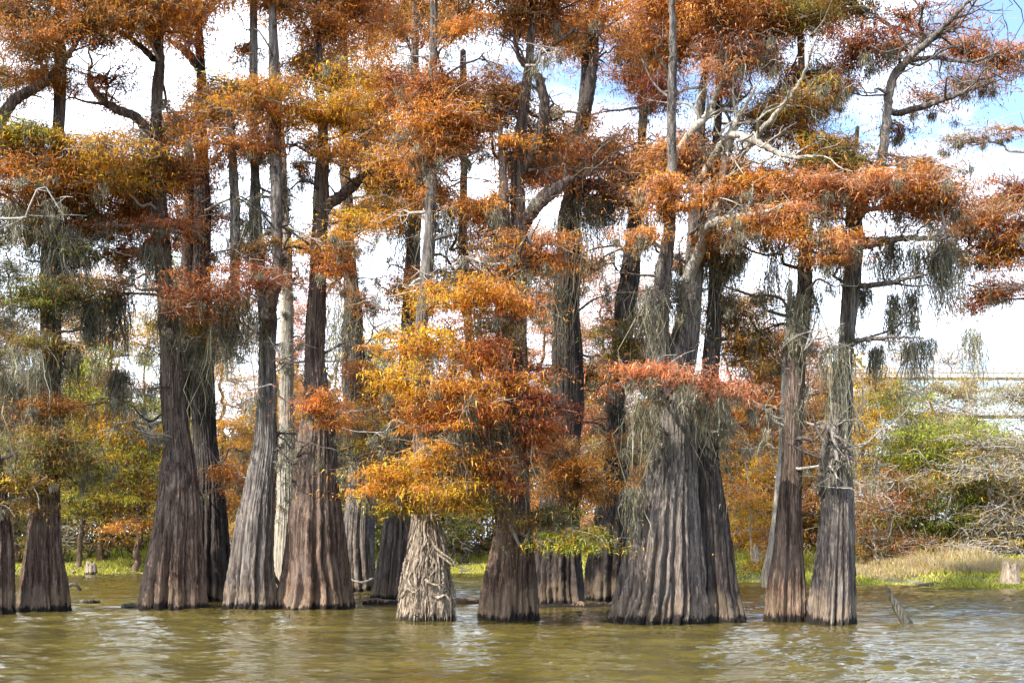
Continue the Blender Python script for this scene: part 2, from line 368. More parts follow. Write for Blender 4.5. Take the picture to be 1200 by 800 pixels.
# ------------------------------------------------------------------ front cypresses
# key, base row, label, bark, spine [(px,py,half width)], stems [(spine)], trunk options
TREES = [
 dict(k='a', yb=718, bark='bark_brown', spine=[(-8,718,28),(-6,660,24),(-4,600,19),(-3,500,13),(-2,400,11),(-2,300,10),(-4,200,9),(-8,60,8),(-12,-120,6)],
      stems=[[(-6,150,7),(15,112,6),(50,90,5),(80,68,4),(100,40,3)]],
      label='brown cypress trunk cut off by the left edge of the photo'),
 dict(k='b', yb=715, bark='bark_brown', spine=[(51,715,27),(51,680,23),(51,640,18),(53,590,15),(57,520,14),(62,450,13),(66,380,12),(69,300,11),(70,220,9),(70,100,7),(72,-90,5)], stems=[],
      label='fluted cypress with one sunlit orange-tan edge and dark mossy green crown'),
 dict(k='c', yb=712, bark='bark_brown', spine=[(201,712,40),(203,670,34),(206,620,28),(204,560,23),(198,500,18),(192,420,14),(188,340,11),(186,260,10),(183,180,9),(180,140,8),(183,90,6),(186,40,5),(190,-80,4)],
      stems=[[(180,160,6),(160,138,5.5),(135,126,5),(115,112,4.5),(98,88,4),(92,60,3)],[(184,60,5),(190,40,5),(203,12,4),(215,-20,3)],[(181,70,4),(160,50,3.5),(140,42,3)]],
      label='broad brown cypress with forked top, standing just right of the open water gap at left'),
 dict(k='d', yb=703, bark='bark_dark', spine=[(243,703,30),(243,660,27),(243,600,22),(241,540,18),(240,480,16),(238,400,14),(236,320,12),(236,240,11),(234,160,8),(232,100,6),(230,30,5),(228,-90,4)],
      stems=[[(233,80,5),(218,60,5),(203,48,4),(190,40,3)],[(214,500,8),(218,400,8),(219,300,8),(219,200,6),(214,120,4)]],
      label='dark cypress standing close behind the broad brown one'),
 dict(k='e', yb=713, bark='bark_grey', spine=[(293,713,33),(295,670,28),(298,610,23),(301,560,18),(305,500,14.5),(309,440,11),(311,390,10),(309,350,11),(299,310,9),(297,250,8),(298,180,6),(297,60,5),(296,-80,4)],
      stems=[[(312,385,8),(319,372,8),(328,352,7),(332,330,6),(330,300,6),(332,240,7),(326,160,7),(326,60,6),(322,-60,5)],[(274,340,6),(276,280,6),(274,180,6),(270,120,4)]],
      label='smooth grey cypress whose trunk bends into a crook half way up'),
 dict(k='f', yb=690, bark='bark_pale', spine=[(331,690,14),(333,620,11),(334,560,10),(335,480,9),(335,400,8.5),(333,330,8),(331,260,7.5),(329,180,6.5),(325,100,6),(323,20,5),(320,-80,4)], stems=[],
      flute=.06, label='slender pale straight trunk lit nearly white between two dark cypresses'),
 dict(k='g', yb=712, bark='bark_brown', spine=[(368,712,47),(369,670,40),(370,610,33),(371,550,26),(371,500,20),(370,450,15),(370,400,13),(370,320,11),(372,240,10),(374,180,8),(372,110,6),(370,30,5),(368,-90,4)],
      stems=[[(373,250,8),(386,238,6.5),(402,222,6),(420,210,5),(434,200,4)]],
      label='widest dark brown fluted cypress left of the middle, branch crooked to the right'),
 dict(k='h', yb=692, bark='bark_grey', spine=[(421,692,22),(420,640,20),(418,580,18),(413,520,17),(410,450,16),(408,380,14),(407,320,10),(405,240,8),(402,140,6),(400,-60,4)], stems=[],
      label='cypress with shaggy half-lit trunk against the white sky gap'),
 dict(k='i', yb=702, bark='bark_grey', spine=[(459,702,24),(462,660,20),(466,610,16),(470,560,13),(474,480,12),(478,400,11),(482,320,10),(484,250,8),(486,160,6),(488,-40,4)], stems=[],
      label='cypress base of pale narrow ribs partly behind the sunlit rooty one'),
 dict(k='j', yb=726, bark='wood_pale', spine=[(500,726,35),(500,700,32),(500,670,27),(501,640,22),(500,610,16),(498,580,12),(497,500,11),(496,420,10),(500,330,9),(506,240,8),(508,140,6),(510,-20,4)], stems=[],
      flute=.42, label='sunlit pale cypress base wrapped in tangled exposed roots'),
 dict(k='k', yb=726, bark='bark_brown', spine=[(594,726,35),(596,690,31),(599,650,25),(601,600,19),(602,550,16),(604,480,15),(606,400,14),(608,330,12),(610,270,11),(612,200,9),(620,120,6),(628,40,5),(632,-80,4)],
      stems=[[(598,480,9),(592,420,10),(590,350,10),(589,290,9),(590,230,7),(586,150,5)],[(610,270,7),(628,245,8),(648,225,8),(664,212,6),(680,206,5)],[(612,200,7),(636,150,7),(632,100,5),(610,70,4),(600,40,3)]],
      label='brown cypress with tan water-line band and twin stems just right of the middle'),
 dict(k='l', yb=709, bark='bark_dark', spine=[(655,709,33),(655,670,29),(655,620,25),(657,560,21),(664,500,19.5),(667,440,20),(668,380,18),(669,320,16.5),(673,260,14),(678,215,11),(682,150,7),(692,60,7),(700,0,6),(706,-90,5)],
      stems=[[(680,225,9),(692,214,7),(708,212,6),(725,216,4)],[(684,150,6),(688,120,7),(694,80,7),(698,40,6)]],
      label='thick dark shaggy trunk tapering upward behind the green-tipped low branch'),
 dict(k='m', yb=703, bark='bark_dark', spine=[(712,703,30),(714,660,27),(716,610,23),(717,560,18),(717,510,12),(721,460,12),(727,410,12),(733,350,13),(737,300,11),(742,250,8),(748,180,6),(750,90,5),(752,-60,4)], stems=[],
      label='nearly black fluted cypress leaning right beside the biggest trunk'),
 dict(k='n', yb=728, bark='bark_grey', spine=[(770,728,60),(772,695,54),(776,650,46),(780,600,38),(785,550,31),(787,500,27),(789,450,24),(797,400,18),(804,340,15),(811,280,11),(814,220,8),(818,165,7),(824,110,5),(832,40,4),(838,-80,3)],
      stems=[[(778,470,13),(774,400,12),(776,330,10),(784,270,7),(788,200,5.5),(787,120,5),(787,50,5),(786,-80,4)],[(806,330,8),(832,262,5),(845,225,5),(855,180,4.5),(864,140,4),(876,118,3),(892,92,2.5)],
             [(812,280,6),(830,266,6),(850,260,5),(880,254,4.5),(915,246,3.5)],[(868,250,4),(905,236,4),(940,244,3.5),(975,236,3),(1010,240,2.5)],[(822,210,5),(850,165,4),(880,170,3.5),(920,184,3),(950,190,2.5)],[(845,225,4),(870,180,3.5),(905,140,3),(935,100,2.5),(948,60,2)],
             [(790,185,5),(812,152,4.5),(838,118,4),(846,95,3),(858,68,2.5)]],
      lobes=36, label='largest grey cypress with hugely flared ribbed base and several pale upper stems'),
 dict(k='o', yb=727, bark='bark_dark', spine=[(838,727,37),(836,690,30),(834,640,25),(832,590,20),(831,540,15),(832,480,12),(834,400,10),(836,320,8),(840,200,6),(846,40,4),(848,-60,3)], stems=[],
      label='dark cypress tucked against the right side of the largest one'),
 dict(k='p', yb=728, bark='bark_brown', spine=[(921,728,25),(922,695,23),(924,640,17),(926,590,13.5),(929,530,12),(932,460,12),(936,400,12),(942,350,10),(944,300,8),(942,240,6),(940,150,5),(938,20,4)], stems=[],
      label='slim cypress with dark swollen foot, left one of the pair at right'),
 dict(k='q', yb=730, bark='bark_grey', spine=[(974,730,28),(976,700,25),(979,650,21),(982,590,17.5),(984,530,14),(988,470,12),(993,400,10.5),(997,330,11),(999,270,10),(1001,230,7),(1002,200,4),(1004,150,2.5)],
      stems=[[(1001,262,6),(1014,232,6),(1028,205,6),(1034,185,5.5),(1042,125,5),(1052,84,4.5),(1075,60,4),(1100,38,3),(1125,12,2.5),(1150,-20,2)],[(1040,132,3.5),(1062,130,3.5),(1095,125,3),(1125,112,2.5),(1150,98,2),(1185,86,1.6)],[(1085,50,2.5),(1080,25,2),(1090,-10,1.5)],[(1062,72,2.5),(1100,66,2.2),(1140,72,2),(1175,62,1.5)],
            [(985,540,5),(975,500,5),(967,540,5),(963,580,4)][::-1],[(999,290,5),(1030,285,4),(1060,278,3.5),(1100,280,3),(1120,272,2.5)],[(998,335,3.5),(1030,335,3),(1060,328,2.5),(1085,325,2)],[(996,400,3),(1030,400,2.5),(1070,402,2)]],
      label='tall ribbed grey cypress nearest the leaning snag, pale limb reaching into blue sky'),
]
# small or far cypresses whose trunks show between the front ones
MIDS = [
 dict(k='s', Y=52, bark='bark_dark', spine=[(596,668,9),(582,560,7),(556,420,6),(544,300,6),(544,190,5),(543,60,4)], stems=[], label='thin grey trunk far behind the orange middle branches'),
 dict(k='t', Y=48, bark='bark_pale', spine=[(902,672,9),(905,645,6),(909,610,5),(913,570,4.5),(918,500,4),(922,420,4),(926,330,3.5)], stems=[], label='thin pale curved trunk leaning behind the left one of the pair at right'),
 dict(k='x', Y=42, bark='bark_brown', spine=[(1225,700,12),(1228,600,10),(1230,450,9),(1228,320,8),(1224,200,7),(1222,80,5)], stems=[[(1228,300,6),(1200,290,4),(1170,286,3),(1140,285,2.5)]], label='cypress beyond the right edge whose rust boughs reach into the picture'),
]
for T in TREES: T['Y'] = F*H/(T['yb']-HOR)

# pads of foliage: x, y, w, h, colours, depth offset (m, - is nearer) or None, moss length, owner or None
PADS = [
 # upper left
 (30,14,90,46,'BRG',None,.4,'a'),(95,18,80,50,'RBO',None,.0,'c'),(140,8,80,40,'BO',None,.0,'c'),(45,52,90,48,'BR',None,0,'a'),(110,50,60,30,'RD',None,0,'c'),
 (15,96,55,44,'RG',None,0,'a'),(62,92,80,44,'BR',None,0,'b'),(22,152,55,26,'GYL',None,.3,'a'),(128,86,95,26,'RD',None,0,'c'),(75,118,50,24,'OR',None,0,'c'),
 (143,118,60,22,'DR',None,0,'c'),(58,148,54,40,'BG',None,0,'b'),(28,182,80,40,'RO',None,.6,'a'),(110,178,100,40,'YO',-1.2,.5,'c'),(50,208,95,40,'OR',-1,.8,'b'),(112,208,110,36,'OY',-1.6,.9,'c'),
 (155,202,60,50,'RO',None,.4,'c'),(20,225,60,26,'RB',None,1.2,'a'),(150,245,80,28,'R',None,.8,'c'),(225,10,90,44,'RO',None,0,'d'),(218,32,55,50,'DR',None,0,'d'),
 (185,20,60,40,'OR',None,0,'c'),(245,130,110,56,'RDO',-1.2,.3,'d'),(205,150,60,50,'RG',None,0,'d'),(300,122,110,42,'OYR',-1.4,.2,'e'),(270,168,110,36,'RO',-.8,.4,'e'),(325,172,70,36,'RD',-.6,.3,'e'),
 (385,122,90,46,'YO',-1.6,.0,'g'),(210,205,50,50,'RD',None,.4,'d'),(352,62,60,64,'RB',None,0,'g'),(388,34,60,66,'OR',None,0,'g'),(372,84,66,36,'RG',None,0,'g'),
 (330,8,80,26,'RB',None,0,'e'),(288,58,50,20,'RB',None,0,'e'),(375,168,34,22,'O',None,.3,'g'),(352,196,30,20,'RO',None,.3,'g'),(330,100,50,24,'RG',None,0,'e'),
 # upper middle
 (425,10,90,54,'OR',None,0,'g'),(455,34,90,56,'RO',None,0,'h'),(505,18,110,40,'YRB',None,0,'i'),(430,80,120,54,'OY',-1.5,0,'h'),(428,124,100,40,'Y',-2,.2,'h'),(480,50,50,40,'OR',None,0,'i'),
 (465,98,70,48,'RO',-.5,0,'i'),(505,102,66,56,'RD',None,0,'j'),(545,122,110,70,'RDB',.5,.2,'j'),(520,148,90,40,'RO',None,.3,'j'),(592,112,70,70,'RB',.8,.2,'k'),(570,56,44,56,'YRO',None,0,'j'),(600,12,70,50,'RB',None,0,'k'),
 (548,30,50,30,'OR',None,0,'j'),(643,38,76,64,'DR',None,0,'l'),(672,62,66,40,'RB',None,0,'l'),(655,128,38,28,'GB',None,0,'l'),(470,166,80,34,'OR',-1,.6,'i'),(460,202,60,44,'OY',-1.2,.7,'i'),(430,172,50,40,'RO',None,.4,'h'),
 (500,192,60,40,'RO',None,.6,'j'),(535,182,70,36,'RB',None,.4,'j'),(600,186,100,36,'RO',None,.5,'k'),(622,202,76,28,'OP',-1,.5,'l'),(700,18,80,50,'OR',None,0,'l'),(742,44,70,44,'OR',None,0,'m'),
 (765,12,84,44,'PO',None,0,'n'),(788,42,70,54,'PO',None,0,'n'),(724,66,70,34,'RO',None,0,'m'),(742,100,60,56,'DV',.5,.2,'m'),(776,112,28,56,'D',None,.2,'n'),(700,168,120,36,'PO',-2,.4,'l'),
 (672,186,90,28,'PV',-2,.5,'l'),(785,176,50,40,'PO',None,.4,'n'),(700,130,40,30,'RO',None,.2,'m'),(462,252,90,28,'OY',-1,.8,'i'),(560,240,70,30,'OR',None,.8,'k'),(583,262,60,40,'PO',None,.8,'k'),
 (780,228,56,56,'OP',-2,.5,'n'),(750,275,44,30,'PO',-2,.4,'n'),(730,212,60,26,'BD',None,1.6,'m'),(512,225,50,30,'RB',None,.8,'j'),(440,220,40,26,'O',None,.8,'h'),(640,165,50,24,'R',None,.3,'k'),
 # middle
 (412,272,44,60,'OY',-1.5,.6,'g'),(402,312,44,56,'RVO',-1.2,.6,'g'),(470,330,84,36,'OR',-2.5,.6,'i'),(548,345,96,44,'OY',-2.8,.6,'j'),(596,352,56,36,'VO',-2.8,.6,'k'),(582,376,60,18,'GB',-2,.3,'k'),
 (490,400,104,38,'OY',-3,.9,'j'),(562,412,60,32,'OV',-2.8,.7,'k'),(486,440,70,36,'YO',-3.2,.9,'j'),(532,452,90,32,'O',-3.4,1.0,'j'),(594,446,76,24,'OV',-2.6,1.0,'k'),(542,482,90,46,'OV',-3.2,1.2,'j'),
 (415,488,58,44,'OY',-2.6,.9,'h'),(442,440,50,30,'RO',-1.5,.9,'i'),(622,482,86,76,'DVR',-2,1.0,'k'),(455,468,50,30,'BO',-2,1.1,'i'),(500,490,60,30,'OR',-2.4,1.2,'j'),(378,478,46,60,'VO',-2.6,.4,'g'),
 (738,395,60,60,'BG',-1.5,.6,'m'),(745,440,60,34,'VO',-2.6,.7,'n'),(765,432,70,22,'VP',-3.0,1.2,'n'),(815,440,80,26,'VP',-3.2,1.6,'n'),(852,456,60,30,'VP',-2.4,1.4,'n'),(600,300,50,30,'OP',None,.5,'k'),(430,352,36,40,'RO',-.5,.6,'h'),
 # lower middle
 (452,556,56,50,'YO',-3.0,.2,'j'),(500,530,84,34,'YO',-3.2,.2,'j'),(516,574,64,40,'YOB',-3.4,.0,'j'),(478,580,50,50,'YG',-2.6,.0,'j'),(440,525,40,26,'OY',-2.2,.3,'i'),(548,590,34,34,'YG',-2.4,.0,'j'),(530,548,60,66,'OYR',-2.6,.2,'j'),(586,548,60,56,'VRO',-2.4,.4,'k'),(600,520,60,50,'RD',-1.6,.5,'k'),(650,528,70,50,'RB',-1.8,.5,'l'),
 (668,560,90,60,'BO',-1.8,.0,'l'),(640,606,64,34,'GBK',-2,.0,'k'),(690,628,62,26,'GYL',-2.6,.0,'k'),(655,632,50,22,'GLY',-2.4,.0,'k'),(560,575,40,50,'GR',-1,.0,'k'),(720,520,50,40,'BR',-1,.5,'m'),
 # left middle
 (44,346,64,50,'KG',-1.2,.8,'b'),(84,340,40,46,'KB',-1,.9,'b'),(55,402,76,34,'BG',-1.2,.9,'b'),(30,270,60,30,'KB',-.5,1.2,'b'),(88,290,46,30,'GK',-.5,1.4,'b'),(55,470,70,40,'RB',-1,1.0,'b'),(60,520,80,60,'GB',-1,.8,'b'),
 (25,570,50,70,'GYB',-1.2,.2,'b'),(100,265,60,20,'BR',None,.9,'c'),(230,345,66,60,'RD',-2,.6,'c'),(298,328,76,30,'RD',-2,.7,'e'),(235,376,60,36,'BG',-2,.9,'d'),(248,392,40,24,'OY',-1.2,.9,'d'),
 (118,300,50,26,'OR',.8,.8,'c'),(135,345,40,30,'RB',None,.9,'c'),(160,300,50,20,'RV',None,.4,'c'),(90,540,80,60,'GK',3,.3,'b'),(275,560,36,50,'RO',1,.2,'e'),(300,290,60,24,'DB',None,.8,'e'),
 # upper right
 (832,22,110,60,'PO',-.5,0,'n'),(872,62,100,50,'PR',-.8,.2,'n'),(905,18,80,48,'OR',None,0,'p'),(952,10,80,40,'BG',None,0,'p'),(1003,8,50,28,'B',None,0,'q'),(845,92,90,34,'PO',-1,.3,'n'),
 (962,82,50,48,'DR',None,.3,'p'),(1003,54,60,44,'DR',None,.3,'q'),(1052,50,60,34,'DR',None,.3,'q'),(1000,106,46,26,'D',None,.3,'q'),(950,116,90,36,'OB',None,.2,'p'),(905,142,90,46,'GOB',None,.2,'o'),
 (972,172,66,46,'GO',None,.3,'q'),(868,208,84,66,'OR',-.6,.4,'n'),(912,212,76,30,'PO',-1.6,.5,'p'),(960,212,70,36,'PO',-1.6,.5,'p'),(1004,218,84,44,'RP',-2,.5,'q'),(1058,212,84,52,'RPO',-2,.7,'q'),
 (1108,226,60,44,'RP',-1.6,.7,'q'),(1138,58,54,40,'RP',-.5,.3,'q'),(1186,66,50,46,'RP',-.5,.3,'q'),(1050,152,22,24,'D',None,.3,'q'),(1125,160,40,18,'B',None,.4,'x'),(1090,190,70,22,'RB',None,.3,'x'),
 (905,60,60,40,'PR',None,.2,'o'),(930,250,90,30,'PO',-2,.7,'p'),
 (1095,112,80,24,'RP',-.5,.3,'q',0,.5),(1150,96,70,24,'RP',-.5,.3,'q',0,.5),(1122,28,80,30,'RP',0,.0,'q',0,.35),(1062,18,60,30,'RD',0,.0,'q',0,.4),(1066,182,80,26,'RP',-.5,.3,'q',0,.6),(1175,150,60,22,'RB',0,.3,'x',0,.4),
 (1090,244,90,40,'RP',-1,.7,'q',0,.8),(1128,262,80,40,'RO',0,.8,'x',0,.8),(1180,300,70,40,'RO',0,.5,'x',0,.8),(1195,262,60,50,'DR',-.5,.5,'x',0,.9),
 # right middle
 (890,270,80,34,'OP',-1.5,.8,'n'),(938,290,80,38,'PO',-2,.7,'p'),(985,285,50,40,'PO',-2,.8,'q'),(1150,250,90,50,'RB',None,.6,'x'),(1172,282,80,44,'RD',None,.4,'x'),(1185,222,60,56,'DR',None,.3,'x'),(1146,345,60,50,'DRV',None,1.0,'x'),(1185,335,70,30,'DR',None,.5,'x',0,.5),
 (1120,300,60,28,'B',None,1.5,'x'),(855,362,60,44,'GDB',None,.6,'o'),(888,412,90,34,'OB',1,.6,'o'),(850,320,60,40,'BG',.5,1.3,'o'),(835,285,60,30,'RB',None,1.4,'n'),
]
# hanging moss: x, y top, half width px, length px, count, tone, owner, dY
MOSS = [
 (892,285,12,60,30,.9,'o',0),(908,300,6,90,30,.9,'p',0),(925,290,10,50,20,1,'p',0),(1050,284,10,70,50,.9,'q',0),(1040,335,5,55,26,.8,'q',0),(1062,330,8,70,40,.8,'q',0),(1048,350,9,60,50,1,'q',0),(1076,275,5,110,40,.9,'q',0),(1098,280,9,110,70,.9,'q',0),
 (1108,300,7,120,50,1,'q',0),(1118,310,8,80,40,1,'x',0),(1140,380,9,80,60,1.0,'x',0),(1025,400,6,80,50,.8,'q',0),(1068,402,5,90,36,.9,'q',0),(1086,402,5,80,30,1,'q',0),(1010,320,8,90,40,.8,'q',0),(998,260,10,90,70,1,'q',-.4),(985,400,8,120,50,.9,'q',-.4),(1003,460,6,90,36,1,'q',-.3),
 (1030,284,8,60,24,.8,'q',0),(1130,286,6,70,30,.9,'x',0),
 (940,340,14,80,60,1,'p',-.4),(930,380,8,60,40,.8,'p',-.4),(955,340,7,70,30,.8,'p',0),
 (764,462,16,52,30,1.2,'n',-1.4),(800,458,16,34,22,1.2,'n',-1.6),(838,462,18,60,36,1.2,'n',-1.6),(852,470,10,80,50,1,'n',-1.4),(745,470,10,100,60,.9,'n',-1),(838,285,16,90,90,.8,'n',.2),(858,290,10,70,50,.8,'o',0),(790,310,8,110,50,.7,'n',-.7),(766,320,8,120,50,.7,'n',-.7),
 (712,218,9,90,70,.6,'l',0),(730,218,10,90,70,.6,'m',0),(698,222,8,60,40,.6,'l',0),(672,240,8,170,50,.6,'l',-.8),(655,330,6,120,30,.5,'l',-.7),
 (600,500,3,130,26,1.3,'k',-1.0),(596,470,10,90,50,.9,'k',-2),(520,500,14,70,70,.9,'j',-2.6),(548,500,12,80,70,.9,'j',-2.8),(470,490,12,90,70,.8,'i',-1.5),(440,500,10,80,50,.9,'h',-1.5),(500,430,10,60,30,.9,'j',-2.8),(575,470,10,80,60,.9,'k',-2.2),
 (420,510,10,60,50,1,'h',-2),(400,340,8,150,70,1,'h',-.5),(385,230,5,70,20,.7,'g',0),(640,480,10,90,50,.8,'l',-1),
 (12,402,16,60,34,1.2,'a',-1),(36,404,14,44,20,1.2,'a',-1),(20,240,14,60,30,.7,'a',0),(50,250,14,70,34,.7,'b',0),(85,260,14,110,90,.6,'b',-.5),(60,270,10,130,80,.5,'b',-.6),(96,340,8,120,70,.5,'b',-.3),(78,380,8,130,70,.5,'b',-.6),(45,430,14,100,80,.9,'b',-.8),(20,450,10,100,60,1,'b',-.8),
 (112,240,16,60,50,.8,'c',0),(134,335,4,140,60,.5,'c',-.2),(138,430,3,100,60,.5,'c',-.3),(130,350,4,80,30,.6,'c',-.3),(128,430,10,90,26,.9,'c',-.3),(216,350,8,120,70,.9,'d',-.4),(240,395,8,110,60,.9,'d',-.6),(258,330,8,90,40,.7,'d',-.4),(282,340,8,150,80,.9,'e',-.4),(300,345,6,110,40,.7,'e',-.4),(268,350,6,150,50,.9,'e',0),
 (196,340,5,140,40,.6,'c',-.8),(180,280,5,150,40,.6,'c',-.8),(310,240,10,90,50,.6,'e',0),(325,200,7,100,40,.6,'e',-.3),(750,330,9,130,60,.8,'m',0),(690,560,10,60,40,.8,'m',-.6),(735,560,8,60,40,.9,'n',-1),(612,300,6,90,30,.7,'k',-.6),(595,240,8,60,30,.8,'k',0),(480,250,10,90,50,.8,'i',0),(520,240,10,80,50,.8,'j',0),(545,250,8,60,30,.8,'s',0),
]

def spine_x(sp, y):
    a = np.array([[s[1], s[0]] for s in sp][::-1], float); return np.interp(y, a[:, 0], a[:, 1])
ALL = {T['k']: T for T in TREES+MIDS}
for T in ALL.values(): T['pads'] = []; T['moss'] = []
for pd in PADS: ALL[pd[7]]['pads'].append(pd)
for ms in MOSS: ALL[ms[6]]['moss'].append(ms)
# crowns go on above the frame, where they shade the trunks and show in the water
for T in TREES:
    sx = T['spine'][-1][0]
    for q in range(5 if T['k'] not in 'qp' else 2):
        col = ['OR', 'RB', 'YO', 'RD', 'PO'][int(rng.integers(5))] if T['k'] not in 'ab' else 'RBG'
        T['pads'].append((sx+rng.uniform(-75, 75), -20-q*26+rng.uniform(-12, 12), rng.uniform(70, 120), rng.uniform(30, 50), col, rng.uniform(-2, 2), 0, T['k'], True))

r2 = np.random.default_rng(77)
def filler(n, x0, x1, y0, y1, dlo, dhi, wlo=44, whi=88):
    k = 0
    while k < n:
        x, y = r2.uniform(x0, x1), r2.uniform(y0, y1)
        if any(((x-a)/(c+22))**2+((y-b)/(d+12))**2 < 1 for a, b, c, d in GAPS): k += .2; continue
        near = sorted(PADS, key=lambda p: (p[0]-x)**2+2*(p[1]-y)**2)[int(r2.integers(0, 3))]
        T = min((t for t in TREES+MIDS[:2] if t['spine'][-1][1] < y), key=lambda t: abs(spine_x(t['spine'], y)-x)+r2.uniform(0, 40))
        T['pads'].append((x, y, r2.uniform(wlo, whi), r2.uniform(22, 42), near[4], float(r2.uniform(dlo, dhi)), .35 if r2.random() < .3 else 0, T['k'])); k += 1
filler(14, 640, 960, 100, 260, -1, 3, 50, 90)
filler(88, -20, 1000, -8, 205, -2.6, 3.0, 56, 110)
filler(40, -20, 1000, 190, 270, .2, 3.0)
filler(44, 180, 640, 185, 340, -1, 3, 34, 76)
filler(26, 400, 640, 250, 480, -2.6, 2.0, 34, 66)
filler(10, 640, 900, 240, 460, .5, 2.5, 30, 60)
filler(10, 90, 330, 260, 400, 0, 3, 30, 60)

def build_cypress(T, group):
    Y = T['Y']; sp = T['spine']
    org = P(sp[0][0], sp[0][1], Y); org[2] = 0 if T in TREES else org[2]
    root = empty('cypress_tree', org, T['label'], 'tree', group)
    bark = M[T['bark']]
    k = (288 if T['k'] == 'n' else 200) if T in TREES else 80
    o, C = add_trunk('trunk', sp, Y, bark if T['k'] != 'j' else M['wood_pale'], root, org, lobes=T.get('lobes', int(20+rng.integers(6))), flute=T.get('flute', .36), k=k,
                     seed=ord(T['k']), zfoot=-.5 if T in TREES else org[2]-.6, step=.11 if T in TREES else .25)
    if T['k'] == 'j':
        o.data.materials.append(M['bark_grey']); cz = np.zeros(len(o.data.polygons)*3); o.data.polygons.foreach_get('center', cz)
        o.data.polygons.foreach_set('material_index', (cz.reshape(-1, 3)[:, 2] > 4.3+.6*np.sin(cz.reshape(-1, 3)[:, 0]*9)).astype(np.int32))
    for st in T['stems']:
        g = Geo(); pts = np.array([P(a, b, Y) for a, b, _ in st]); pts[:, 1] += np.cumsum(np.r_[0, rng.normal(0, .25, len(pts)-1)])
        if T['k'] in 'nq': fw = np.linspace(0, 1, len(st))**.8*2.4; pts += (np.array([0, 0, H])-pts)*(fw/Y)[:, None]
        r_ = np.array([c/F*Y for _, _, c in st]); r_[-1] *= .35; r_[-2] *= .8; Q = catmull(np.column_stack([pts, r_]), len(st)*9)
        Q[:, :3] += rng.normal(0, .012, (len(Q), 3))
        g.add(*tube(Q[:, :3], Q[:, 3], 16, .05))
        for _ in range(max(4, int(len(st)*1.8))):                 # side branches forking off, each with finer twigs
            a0 = rng.integers(len(Q)//4, len(Q)); rr_ = float(np.clip(Q[a0, 3]*.5, .012, .04)); Lb = rng.uniform(.5, 1.9)
            dirn = Q[min(a0+2, len(Q)-1), :3]-Q[max(a0-2, 0), :3]; dirn = dirn/(np.linalg.norm(dirn)+1e-6)
            e = Q[a0, :3]+Lb*(dirn*.5+rng.normal(0, .55, 3)*np.array([1, 1, .7])); pt = wiggle(Q[a0, :3], e, 8, .08, .05)
            g.add(*tube(pt, np.linspace(rr_, .007, len(pt)), 6, .06))
            for _2 in range(3):
                b_ = pt[rng.integers(len(pt)//3, len(pt))]; t_ = wiggle(b_, b_+rng.normal(0, .33, 3), 5, .1, .03)
                g.add(*tube(t_, np.linspace(.010, .004, len(t_)), 4))
        g.build('limb', M['bark_pale'] if T['k'] == 'n' and st is not T['stems'][0] else bark, root, org)
        T.setdefault('sq', []).append(Q)
    crown, moss = Geo(), Geo()
    spine_pts = C[:, :3]
    anchors = [spine_pts]+[q[:, :3] for q in T.get('sq', [])]
    anch = np.concatenate(anchors); anch = anch[anch[:, 2] > 2.2]
    for i, pd in enumerate(T['pads']):
        x, y, w, h, codes, dY, ml = pd[:7]
        if dY is None: dY = float(rng.uniform(-1.6, 1.8))
        c = P(x, y, Y+dY)
        tz = c[2]-rng.uniform(-.1, .35)*math.hypot(c[0]-org[0], dY)
        d = np.hypot(anch[:, 0]-c[0], anch[:, 1]-c[1])+np.abs(anch[:, 2]-tz)*1.4
        s = anch[np.argmin(d)]
        rC = np.interp(s[2], C[:, 2], C[:, 3])
        limb = Geo()
        above = len(pd) == 9
        big = dict(blade=1.7, dens=.5) if above else dict(blade=1.0, dens=.52 if len(pd) == 8 and type(pd[0]) != int else .9)
        if len(pd) == 10: big = dict(blade=1.0, dens=pd[9])
        if 'V' == codes[0] and x > 730: big['dens'] = .6
        make_pad(x, y, w, h, codes, Y, dY, s, limb, crown, moss, mosslen=ml*.8, r0=float(np.clip(rC*.38, .025, .06)), **big)
        limb.build('limb', M['twig_pale'] if (i % 5 < 3 and not above) else M['twig_dark'], root, org)
        if moss.V: moss.build('hanging_moss', M['moss'], root, org, smooth=False); moss = Geo()
    for (x, y, hw, ln, n, tone, _, dY) in T['moss']:
        c = P(x, y, Y+dY); moss_clump(moss, c, hw/F*Y*.8, ln/F*Y*1.75, int(n*1.5), tone, float(rng.uniform(-.03, .06)))
        moss.build('hanging_moss', M['moss'], root, org, smooth=False); moss = Geo()
    # bare side branches with their twigs
    zt_ = C[(C[:, 2] > 4) & (C[:, 2] < 16.5)]
    for q in range(13 if T in TREES else 3):
        if len(zt_) < 3: break
        s = zt_[rng.integers(len(zt_))]; a = rng.uniform(0, 6.28); Lb = rng.uniform(1.0, 3.6); g = Geo()
        e = s[:3]+np.array([math.cos(a)*Lb, math.sin(a)*Lb, rng.uniform(-.45, .6)*Lb]); pts = wiggle(s[:3], e, 10, .06, .08)
        g.add(*tube(pts, np.linspace(min(.05, s[3]*.4), .01, len(pts)), 6, .05))
        for w_ in range(9):
            b_ = pts[rng.integers(len(pts)//4, len(pts))]; e = b_+np.array([rng.normal(0, .55), rng.normal(0, .5), rng.normal(-.05, .35)])
            t_ = wiggle(b_, e, 6, .10, .04); g.add(*tube(t_, np.linspace(.013, .005, len(t_)), 4))
            if w_ < 4: moss_clump(moss, t_[len(t_)//2], .03, rng.uniform(.2, .9), 8, rng.uniform(.6, 1))
        g.build('bare_branch', M['twig_pale'] if rng.random() < .4 else M['twig_dark'], root, org)
    moss.build('hanging_moss', M['moss'], root, org, smooth=False) if moss.V else None; moss = Geo()
    # shaggy strips and short moss clinging to the trunk
    zz = C[(C[:, 2] > 4.5) & (C[:, 2] < 15)]
